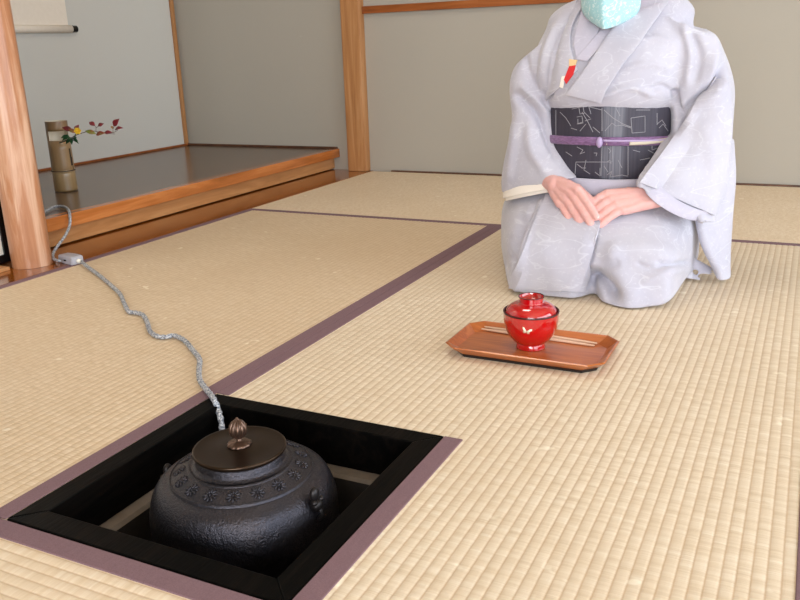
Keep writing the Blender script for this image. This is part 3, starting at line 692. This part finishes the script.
# nails
M_NAIL = mat_plain('fingernail', srgb(240,196,186), .3)
for k, t, r in list(zip(kR, tR, rr))+[(kL[3],tL[3],rr[3]),(kL[2],tL[2],rr[2])]:
    d = (t-k).normalized(); n_ = Vector((0,-.45,1)).normalized(); n_ = (n_-d*n_.dot(d)).normalized(); s_ = d.cross(n_); Rm = Matrix((d, s_, n_)).transposed()
    MB().ell(t+d*.001+n_*r*.62, (.0052,.0046,.0022), R=Rm).build('fingernail', M_NAIL, body, True)
M_EYE = mat_plain('eye_white', srgb(236,232,228), .2); M_IRIS = mat_plain('iris', srgb(40,26,20), .15); M_HAIR = mat_plain('black_hair', srgb(26,22,22), .4, bump=.5, bscale=60)
for s in (-1,1):
    ey = MB().ell(HC+Vector((s*.030,-.0700,.012)), (.0120,.0095,.0055), nu=16, nv=10).build('eye', M_EYE, body, True)
    MB().ell(HC+Vector((s*.030,-.0775,.011)), (.0048,.0030,.0045)).build('iris', M_IRIS, body, True)
    MB().tube([HC+Vector((s*.016,-.0745,.031)), HC+Vector((s*.030,-.0770,.035)), HC+Vector((s*.046,-.068,.031))], [.0015,.0022,.0012], 8).build('eyebrow', M_HAIR, body, True)
hb = MB(); G = []
for j in range(15):
    v = -.62 + j/14*2.19; G.append([])
    for i in range(49):
        a = 2*PI*i/48; fr = max(0, -math.sin(a)); lo = -.75+1.35*fr**1.2; vv = max(v, lo) if v < 1.5 else v
        k = 1+.012*math.sin(a*24)
        G[-1].append(HC+Vector((.076*math.cos(vv)*math.cos(a)*k, .016+.091*math.cos(vv)*math.sin(a)*k, .020+.093*math.sin(vv))))
hb.grid(G); hb.ell(HC+Vector((0,.105,.0)), (.040,.032,.036), nu=20, nv=12)
hair = hb.build('hair', M_HAIR, person, True)
# mask: pleated turquoise cloth with white leaves
n = N('mask_cloth', rough=.8, sheen=.2); f = n.noise(n.co, 70, 2, .5, 2.5); n.base(n.mix(n.ramp(f, [(.54,(0,0,0)),(.60,(1,1,1))]), srgb(160,208,216), srgb(205,228,232))); M_MASK = n.m
G = []
for j in range(17):
    v = (j/16)**1.7; z = -.112+.118*v; G.append([])
    for i in range(25):
        u = -1+2*i/24; hw = .010+.050*math.sqrt(max(0, 1-(1-min(1, v*2.6+.02))**2))
        x = u*hw*1.08+.002; yv = -.103 + .060*abs(u)**2.2 + .016*(1-math.sin(min(1,v*1.5)*PI/2)) - .006*math.exp(-(u*5)**2)
        G[-1].append(HC+Vector((x, yv, z + .010*abs(u)**2*(1-v))))
mk = MB().grid(G).build('face_mask', M_MASK, person, True); solid(mk, .0015)
for s in (-1,1):
    MB().tube([HC+Vector((s*.062,-.045,-.005)), HC+Vector((s*.070,-.015,.018)), HC+Vector((s*.076,.010,.020)), HC+Vector((s*.077,.024,-.005)), HC+Vector((s*.072,.010,-.030)), HC+Vector((s*.060,-.045,-.048))], .0012, 6).build('ear_loop', M_LIN, mk, True)

# --- kimono: lower part over the folded legs
b = MB(); spec = []
def lap(y, x0, x1, h, p=2.6):
    """one cross section of the lap at depth y, flat underneath"""
    R = []; c = (x0+x1)/2; w_ = (x1-x0)/2
    for k in range(48):
        t = 2*PI*k/48; ct, st = math.cos(t), math.sin(t); q = p if st > 0 else 9
        xx = c+w_*math.copysign(abs(ct)**(2/q), ct); zz = h*.40+(h*.60 if st > 0 else h*.40)*math.copysign(abs(st)**(2/q), st)
        R.append((xx, y, zz+.003))
    return R
secs = [(1.150,.300,.600,.050),(1.158,.275,.625,.095),(1.180,.262,.635,.135),(1.22,.245,.640,.160),(1.27,.225,.642,.186),(1.33,.200,.645,.212),(1.40,.172,.648,.235),(1.47,.146,.650,.240),(1.54,.135,.645,.230),(1.62,.155,.630,.18),(1.70,.205,.600,.12),(1.76,.26,.56,.07),(1.785,.32,.52,.04)]
K = spline(secs, 4); b.rings([lap(*k) for k in K])
loftspec(b, [((.63,1.40,.035),(.02,.01,0),(0,0,.03)), ((.665,1.405,.022),(.02,.0,0),(0,.025,.018)), ((.690,1.402,.017),(.018,0,0),(0,.026,.014))])
loftspec(b, [((.437,1.43,.19),(.150,0,0),(0,.125,0)), ((.437,1.42,.235),(.145,0,0),(0,.118,0)), ((.437,1.42,.262),(.14,0,0),(0,.11,0))])
skirt = b.build('kimono_skirt', M_KIM, person, True); bake(skirt, 14, .6, .0036)
# knees, the overlap and folds of the lap
folds(skirt, [([(545,198),(535,215),(524,245),(515,292)], .010, 5), ([(540,200),(528,222),(517,250),(508,292)], -.012, 5),
              ([(596,234),(590,260),(581,292)], -.006, 3), ([(592,234),(585,260),(576,292)], .004, 3),
              ([(582,292),(592,278),(606,284),(620,300)], -.030, 8), ([(590,276),(604,268),(622,262)], -.006, 6),
              ([(600,262),(628,250),(660,250),(688,262)], .004, 10), ([(655,262),(672,264),(690,262)], -.008, 3.5), ([(640,285),(665,274),(690,268)], .004, 6),
              ([(512,240),(520,222),(538,203)], .006, 5), ([(507,262),(514,250),(520,246)], -.009, 4), ([(600,225),(640,216),(680,226)], .003, 8),
              ([(610,240),(618,270),(640,300)], .007, 12), ([(540,240),(552,265),(560,290)], .003, 10), ([(526,212),(514,240),(503,278)], -.014, 6), ([(636,262),(650,268),(668,266)], -.004, 3)], 1.3, .8)
V = wv(skirt); low = np.clip(1-V[:,2]/.085, 0, 1)
V[:,1] += .055*np.exp(-((V[:,0]-.462)/.022)**2)*low*(V[:,1] < 1.25); V[:,1] -= .030*np.exp(-((V[:,0]-.545)/.045)**2)*low*(V[:,1] < 1.25)
V[:,2] = np.maximum(V[:,2], .0028); setv(skirt, V)

# --- kimono: upper part and sleeves
b = MB()
loftspec(b, [((.437,1.42,.400),(.143,0,0),(0,.108,0)), ((.437,1.418,.420),(.158,0,0),(0,.121,0)), ((.437,1.418,.445),(.168,0,0),(0,.128,0)), ((.437,1.42,.49),(.178,0,0),(0,.124,0)),
             ((.440,1.425,.54),(.185,0,0),(0,.114,0)), ((.440,1.435,.582),(.168,0,0),(0,.100,0)), ((.444,1.445,.615),(.163,0,0),(0,.084,0)), ((.449,1.45,.642),(.128,0,0),(0,.068,0)), ((.443,1.455,.655),(.065,0,0),(0,.05,0))], p=2.2)
# right arm (left in the picture): upper sleeve, then the hanging front to the cuff
loftspec(b, [((.34,1.442,.590),(.03,0,.04),(0,.070,0)), ((.295,1.44,.572),(.040,0,.044),(0,.072,0)), ((.260,1.435,.525),(.058,0,.024),(0,.072,0)), ((.250,1.425,.45),(.060,0,0),(0,.074,0)), ((.260,1.41,.385),(.058,0,0),(0,.074,0)), ((.268,1.395,.33),(.066,-.014,0),(.01,.072,0)),
             ((.270,1.375,.285),(.080,-.034,.012),(.02,.058,0)), ((.275,1.352,.245),(.092,-.045,.022),(.02,.042,0)), ((.286,1.338,.222),(.102,-.050,.030),(.018,.030,0))], p=2.6)
# left arm (right in the picture)
loftspec(b, [((.545,1.442,.600),(.03,0,-.04),(0,.070,0)), ((.588,1.44,.588),(.052,0,-.024),(0,.076,0)), ((.614,1.435,.545),(.059,0,-.018),(0,.074,0)), ((.637,1.425,.46),(.066,0,-.006),(0,.072,0)), ((.643,1.415,.385),(.066,0,.0),(0,.068,0)), ((.645,1.40,.335),(.066,.01,-.012),(-.01,.062,0)),
             ((.642,1.37,.290),(.064,.022,-.045),(-.02,.054,.02)), ((.630,1.325,.250),(.072,.028,-.048),(-.01,.042,.02)), ((.617,1.285,.213),(.084,.031,-.048),(0,.024,.016))], p=3.2)
# hanging bag of the left sleeve, reaching the mat beside her
loftspec(b, [((.672,1.43,.33),(.036,.035,0),(-.018,.022,0)), ((.676,1.43,.24),(.044,.045,0),(-.016,.020,0)), ((.684,1.425,.16),(.038,.046,0),(-.012,.015,0)), ((.697,1.42,.09),(.027,.037,0),(-.011,.011,0)), ((.708,1.412,.045),(.019,.027,0),(-.010,.010,0)), ((.720,1.404,.008),(.012,.016,0),(-.008,.008,0))])
# hanging bag of the right sleeve, resting at her side
loftspec(b, [((.215,1.43,.30),(.022,-.035,0),(.018,.022,0)), ((.202,1.44,.22),(.028,-.045,0),(.016,.02,0)), ((.190,1.46,.13),(.03,-.05,0),(.014,.016,0)), ((.182,1.48,.06),(.03,-.05,0),(.012,.014,0)), ((.180,1.49,.010),(.026,-.04,0),(.012,.012,0))])
top = b.build('kimono_bodice', M_KIM, person, True); bake(top, 9, .6, .0036)
folds(top, [([(548,102),(551,70),(560,35),(572,12)], -.010, 5), ([(541,100),(541,75),(548,45),(560,20)], .006, 5), ([(512,92),(528,105),(540,120),(556,160)], -.010, 6), ([(520,85),(536,100),(550,118)], .006, 5), ([(530,120),(532,150),(548,176)], .005, 8), ([(515,120),(512,150),(508,185)], .004, 6),
            ([(524,50),(530,75),(546,100)], -.005, 5), ([(724,60),(716,82),(700,95),(684,112),(678,135)], -.014, 5), ([(728,80),(712,98),(694,110),(684,130)], .010, 6), ([(675,88),(676,100),(680,116)], -.010, 4), ([(690,30),(700,55),(694,85)], -.005, 6), ([(682,20),(690,55),(686,88)], .005, 6), ([(702,15),(716,45),(712,75)], .004, 7),
            ([(684,128),(668,152),(648,176),(636,188)], .006, 5), ([(694,140),(676,168),(656,196)], -.005, 6), ([(650,90),(662,86),(672,92)], -.005, 4), ([(600,98),(630,88),(655,96)], .004, 5), ([(700,120),(712,160),(706,205)], .003, 9), ([(722,120),(724,180),(718,225)], -.003, 8),
            ([(700,210),(704,240),(722,276)], .005, 6), ([(690,220),(698,250),(716,278)], -.004, 5), ([(620,70),(650,64),(672,70)], .0025, 5), ([(625,45),(655,38),(680,45)], .0025, 5)], 1.5, .7)
V = wv(top); V[:,2] = np.maximum(V[:,2], .0028); setv(top, V)

# snapping bands of cloth onto the garment
def bvh(*objs):
    Vs = []; Fs = []
    for o in objs:
        k = len(Vs); Vs += [tuple(v) for v in wv(o)]; Fs += [tuple(i+k for i in p.vertices) for p in o.data.polygons]
    return BVHTree.FromPolygons(Vs, Fs)
T1 = bvh(top)
def hit(px, py, tree, off=0.0):
    h_, n_, _, _ = tree.ray_cast(C0, ray(px, py).normalized())
    return (h_+n_*off, n_) if h_ is not None else (None, None)
def panel(name, left, right, mat, off, tree, cols=9, parent=None, thick=.003, rows=6, bulge=0):
    """cloth panel lying on the garment between two edges (points as seen, or 3-D tuples)"""
    def path(E): return spline(E, rows)
    L2, R2 = path(left), path(right); G = []
    for a, c in zip(L2, R2):
        row = []
        for j in range(cols):
            t = j/(cols-1); q = a*(1-t)+c*t; p_, n_ = hit(q[0], q[1], tree)
            if p_ is None: row.append(None); continue
            row.append(p_+n_*(off+bulge*math.sin(PI*t)))
        G.append(row)
    G = [r for r in G if all(v is not None for v in r)]
    # relax, so that the band does not print every wrinkle below it
    for _ in range(2):
        H = [list(r) for r in G]
        for i in range(1, len(G)-1):
            for j in range(cols): H[i][j] = (G[i-1][j]+G[i][j]*2+G[i+1][j])/4
        G = H
    o = MB().grid(G).build(name, mat, parent or person, True); solid(o, thick, 0); bv = o.modifiers.new('b', 'BEVEL'); bv.width = .001; bv.segments = 2; bv.limit_method = 'ANGLE'
    return o, G
def neck_band(name, pts, w, mat, thick=.003):
    """collar ribbon standing round the neck: pts centre line, w width"""
    Pp = spline(pts, 6); G = []
    for i, q in enumerate(Pp):
        q = Vector(q); c = Vector((.44, 1.435, q.z)); o_ = (q-c); o_.z = 0; o_.normalize()
        G.append([q+Vector((0,0,1))*w*(t-.5)+o_*(-.010*(t-.5)) for t in (0,.25,.5,.75,1)])
    o = MB().grid(G).build(name, mat, person, True); solid(o, thick, 0); return o
panel('sleeve_front', [(714,76),(700,99),(684,124),(661,157),(637,186)], [(727,84),(729,110),(729,140),(723,180),(711,221)], M_KIM, .0055, T1, cols=13, rows=8, thick=.003)
# inner collar (under kimono), then the kimono's own two collar bands
panel('under_collar', [(583,6),(578,26),(574,44),(577,58)], [(602,24),(598,34),(592,44),(582,58)], M_KIM2, .003, T1)
panel('under_collar', [(612,20),(600,33),(588,46),(576,60)], [(634,10),(620,26),(604,45),(588,62)], M_KIM2, .0055, T1)
neck_band('neck_collar', [(.372,1.385,.605),(.372,1.44,.640),(.40,1.485,.660),(.44,1.50,.664),(.48,1.485,.660),(.508,1.44,.640),(.505,1.385,.605)], .045, M_KIM2)
panel('front_panel', [(546,196),(535,220),(523,250),(510,293)], [(604,205),(599,236),(591,262),(580,295)], M_KIM, .0085, bvh(skirt), cols=15, rows=8, thick=.0035)
panel('collar', [(576,10),(562,32),(551,58),(548,100)], [(584,8),(573,28),(572,50),(579,70)], M_KIM, .0065, T1)
panel('collar', [(622,18),(604,44),(585,72),(568,94)], [(668,4),(640,44),(618,74),(602,101)], M_KIM, .0115, T1)
neck_band('collar', [(.345,1.385,.605),(.350,1.44,.648),(.385,1.50,.668),(.44,1.52,.672),(.495,1.50,.668),(.532,1.44,.648),(.532,1.385,.605)], .05, M_KIM)

# --- sash, its woven drawing, cord and knot
n = N('sash_cloth', rough=.6, spec=.3); sp = n.n('ShaderNodeSeparateXYZ'); n.l(n.co, sp.inputs[0])
st = n.noise(n.mapped((260,4,4)), 1, 2, .6)
bandx = n.ramp(sp.outputs[0], [(.0, (0,0,0)), (.012, (1,1,1)), (.045, (1,1,1)), (.058, (.1,.1,.1))])
dk = n.mix(st, srgb(50,47,58), srgb(66,62,74)); lt = n.mix(st, srgb(120,122,134), srgb(150,152,162))
n.base(n.mix(bandx, dk, n.mix(st, dk, lt))); n.bump(n.noise(n.co, 600, 2, .6), .35, .0006); M_OBI = n.m
M_OBIL = mat_plain('woven_line', srgb(146,144,150), .7)
def obi_pt(a, z, off=0):
    t = (z-.245)/.18; rx, ry = .149+.004*math.sin(PI*t)+off, .117+.004*math.sin(PI*t)+off
    return Vector((.437+rx*math.cos(a), 1.42+ry*math.sin(a), z))
b = MB(); zs_ = [.248,.2485,.251,.27,.30,.33,.36,.40,.424,.4265,.427]; of = [-.006,-.002,0,0,0,0,0,0,0,-.002,-.006]
b.rings([[obi_pt(2*PI*i/96, z, o_) for i in range(96)] for z, o_ in zip(zs_, of)])
# drum bow at her back
b.box((.345,1.532,.262),(.53,1.585,.425), bev=.012)
bo = b; tmp = bo.build('sash_tmp', M_OBI, person, True)
TO = bvh(tmp); bpy.data.objects.remove(tmp)
# drawn lines of the weave, thin raised threads
LN = [[(572,109),(586,106),(602,110)],[(602,108),(602,131)],[(604,110),(613,118),(623,124),(631,127)],[(605,131),(612,123),(616,126),(622,125),(631,128)],[(582,112),(588,122),(593,132)],[(577,117),(582,116),(583,123),(578,124),(578,119)],[(577,124),(583,122)],[(580,131),(586,124)],[(593,127),(600,133)],
      [(579,108),(580,114),(585,113)],[(585,121),(591,119)],[(631,118),(645,116),(645,132),(632,133),(631,118)],[(657,113),(657,125)],[(657,124),(662,120),(666,126)],[(659,128),(663,124),(668,131)],[(602,146),(601,176)],[(576,162),(612,162),(613,140)],[(576,162),(575,174)],[(577,147),(583,150),(580,154),(585,152)],[(594,153),(597,153),(596,156)],
      [(577,164),(582,168),(586,168)],[(595,172),(600,176),(600,168)],[(607,175),(612,171),(610,177),(622,175),(626,176),(628,176)],[(628,146),(628,175)],[(607,162),(610,160),(611,164)],[(608,148),(611,151),(609,153)],[(560,112),(566,118),(571,126)],[(556,110),(556,135)],[(648,150),(655,154)],[(640,160),(650,158)],[(583,106),(584,112),(590,118)],[(588,104),(591,114)],[(571,128),(577,130)],[(586,160),(584,170),(590,174)],[(604,166),(608,172)],[(616,108),(620,116)],[(636,110),(650,110)],[(652,142),(652,150),(658,148)],[(633,150),(640,152)],[(566,152),(572,156)],[(590,140),(590,146)],[(618,160),(622,168)],[(640,140),(642,146)],[(663,137),(670,137)]]
for L in LN:
    P_ = []
    for i in range(len(L)-1):
        for t in np.linspace(0,1,5)[:-1]: P_.append((L[i][0]*(1-t)+L[i+1][0]*t, L[i][1]*(1-t)+L[i+1][1]*t))
    P_.append(L[-1]); Q = [hit(x, y, TO, .0002)[0] for x, y in P_]; Q = [q for q in Q if q is not None]
    if len(Q) > 1: bo.tube(Q, .00075, 5, m=1)
obi = bo.build('obi_sash', [M_OBI, M_OBIL], person, True); shade_auto(obi, 50)
n = N('cord_silk', rough=.6, sheen=.3); sp = n.n('ShaderNodeSeparateXYZ'); n.l(n.co, sp.inputs[0])
n.base(n.mix(n.ramp(n.noise(n.mapped((20,20,120)), 5, 2), [(.35,(0,0,0)),(.65,(1,1,1))]), srgb(98,66,104), srgb(134,98,142))); n.bump(n.noise(n.co, 500, 2), .5, .001); M_CORD = n.m
M_GOLD = mat_plain('pale_gold_braid', srgb(196,184,164), .55, bump=.4, bscale=300); M_LIL = mat_plain('lilac_braid', srgb(170,150,186), .6, bump=.4, bscale=300)
def obi_band(name, a0, a1, zf, hf, mat, off, parent):
    G = []
    for k in range(49):
        a = a0+(a1-a0)*k/48; t = k/48; z = zf(t); hh = hf(t)
        G.append([obi_pt(a, z+hh*s_, off+.0012*(1-s_*s_)) for s_ in (-1,-.6,0,.6,1)])
    o = MB().grid(G).build(name, mat, parent, True); solid(o, .003, 0); return o
ak = math.atan2((hit(600,142,TO)[0].y-1.42)/.117, (hit(600,142,TO)[0].x-.437)/.149); zk = hit(600,142,TO)[0].z
cord = obi_band('obi_cord', ak-2*PI+.03, ak-.03, lambda t: zk-.012*math.sin(PI*t)**2+.002, lambda t: .0092+.001*math.sin(PI*t), M_CORD, .003, person)
obi_band('gold_stripe', ak+.42, ak+1.15, lambda t: zk-.003+.004*t, lambda t: .0046-.002*abs(t-.5), M_GOLD, .0052, cord)
obi_band('lilac_stripe', ak+.05, ak+1.0, lambda t: zk+.004-.003*t, lambda t: .0014, M_LIL, .0056, cord)
kp = obi_pt(ak, zk, .006); kd = Vector((math.cos(ak)*.117, math.sin(ak)*.149, 0)).normalized(); ks = Vector((-kd.y, kd.x, 0))
b = MB().ell(kp, (.0075,.0075,.0125), R=Matrix((kd, ks, Vector((0,0,1)))).transposed(), nu=16, nv=10); b.build('knot', M_LIL, cord, True)
for i in range(3):
    q = kp+ks*(.014+.001*i)-kd*.0025+Vector((0,0,.006-.005*i)); MB().ell(q, (.0012,.0016,.0016)).build('flower_mark', M_GOLD, cord, True)
# thin lavender edge above the sash and the fold of kimono below it
def hoop(name, rx, ry, z0, z1, mat, th, cy=1.42, dz=0):
    G = [[Vector((.437+(rx+th*(1-s_*s_))*math.cos(a), cy+(ry+th*(1-s_*s_))*math.sin(a), (z0+z1)/2+(z1-z0)/2*s_+dz*math.cos(a))) for s_ in (-1,-.7,-.3,0,.3,.7,1)] for a in [2*PI*i/96 for i in range(97)]]
    o = MB().grid(G).build(name, mat, person, True); solid(o, .003, 0); return o
hoop('sash_scarf', .150, .118, .420, .433, M_KIM2, .004)
hoop('waist_fold', .150, .124, .210, .250, M_KIM2, .004)

# white under sleeves showing at the cuffs, with folded cloth edges
def cuff(name, c, a, d, dirv, mat, L=.014, k=.94, out=1.0, par=None):
    c, a, d, dirv = Vector(c), Vector(a), Vector(d), Vector(dirv).normalized(); G = []
    for s_ in (-.03, 0, L*.6, L):
        G.append([q for q in ring(c+dirv*s_, a*k*(1+out*max(0,s_)), d*k, 40)]); G[-1].append(G[-1][0].copy())
    o = MB().grid(G).build(name, mat, par or person, True); solid(o, .0025, 0); return o
cuff('under_sleeve', (.270,1.344,.213), (.084,-.042,.025), (.018,.030,0), (.02,-.05,-.2), M_LIN, .010, 1.0)
cuff('under_sleeve', (.266,1.346,.212), (.072,-.036,.0215), (.015,.026,0), (.02,-.05,-.2), M_LIN, .017, 1.0)
cuff('under_sleeve', (.613,1.28,.211), (.075,.029,-.044), (0,.034,.023), (-.25,-.12,-.2), M_KIM2, .003, .80)
# red and gold folded cloth tucked in at the breast
fk = hit(572,80,T1)[0]
root = thing('folded_cloth', 'small red and gold folded cloth tucked into the kimono breast', 'cloth', fk)
M_FR = mat_plain('red_brocade', srgb(206,40,44), .5); M_FG = mat_plain('gold_brocade', srgb(222,190,140), .5)
def slip(name, pts, mat, off):
    V = [hit(x, y, T1, off)[0] for x, y in pts]; o = obj(name, V, [tuple(range(len(V)))], mat, root); solid(o, .0025, 0); return o
slip('red_fold', [(571,67),(577.5,66),(575,75),(568,84),(566,80)], M_FR, .0085)
slip('gold_fold', [(571,60),(579,61),(577,66),(571,67)], M_FG, .0085)
slip('pale_fold', [(564,77),(567,76),(565,88),(562,87)], M_LIN, .0085)

# ------------------------------------------------------------------ light
def area(name, loc, rot, sx, sy, power, c):
    L = bpy.data.lights.new(name, 'AREA'); L.shape = 'RECTANGLE'; L.size = sx; L.size_y = sy; L.energy = power; L.color = c
    o = bpy.data.objects.new(name, L); col.objects.link(o); o.location = loc; o.rotation_euler = rot; return o
area('window_daylight', (XR+.3,.05,1.0), (0,PI/2,0), 1.9, 4.7, 175, (.80,.90,1.0))
area('rear_fill', (1.75,YB-.3,1.0), (PI/2,0,0), 2.3, 1.9, 230, (.94,.97,1.0))  # fill for the front surfaces, set outside the added rear window
w_ = bpy.data.worlds.new('sky'); scene.world = w_; w_.use_nodes = True
w_.node_tree.nodes['Background'].inputs[0].default_value = (.85,.92,1,1); w_.node_tree.nodes['Background'].inputs[1].default_value = 1.6
# added fill light under the ceiling, built as a shallow glowing box
root = thing('fill_lamp', 'added square fill lamp under the ceiling, out of view', 'lamp', (-.1,1.2,ZC-.12))
n = N('fill_lamp_glow', rough=.8); n.color(srgb(240,232,214)); n.b.inputs['Emission Color'].default_value = (1,.95,.88,1); n.b.inputs['Emission Strength'].default_value = 13
lx, ly = -.4, .9
MB().box((lx,ly,ZC-.11),(lx+.6,ly+.6,ZC-.012)).build('fill_lamp_panel', n.m, root)
MB().box((lx-.02,ly-.02,ZC-.115),(lx+.62,ly,ZC-.001)).box((lx-.02,ly+.6,ZC-.115),(lx+.62,ly+.62,ZC-.001)).box((lx-.02,ly,ZC-.115),(lx,ly+.6,ZC-.001)).box((lx+.6,ly,ZC-.115),(lx+.62,ly+.6,ZC-.001)).build('fill_lamp_frame', M_POST, root)

vs = scene.view_settings; vs.view_transform = 'Standard'; vs.look = 'None'; vs.gamma = 1; vs.use_curve_mapping = False; vs.exposure = -0.48
scene.cycles.use_denoising = True
scene.cycles.max_bounces = 8; scene.cycles.diffuse_bounces = 5; scene.cycles.glossy_bounces = 4
scene.cycles.sample_clamp_indirect = 6
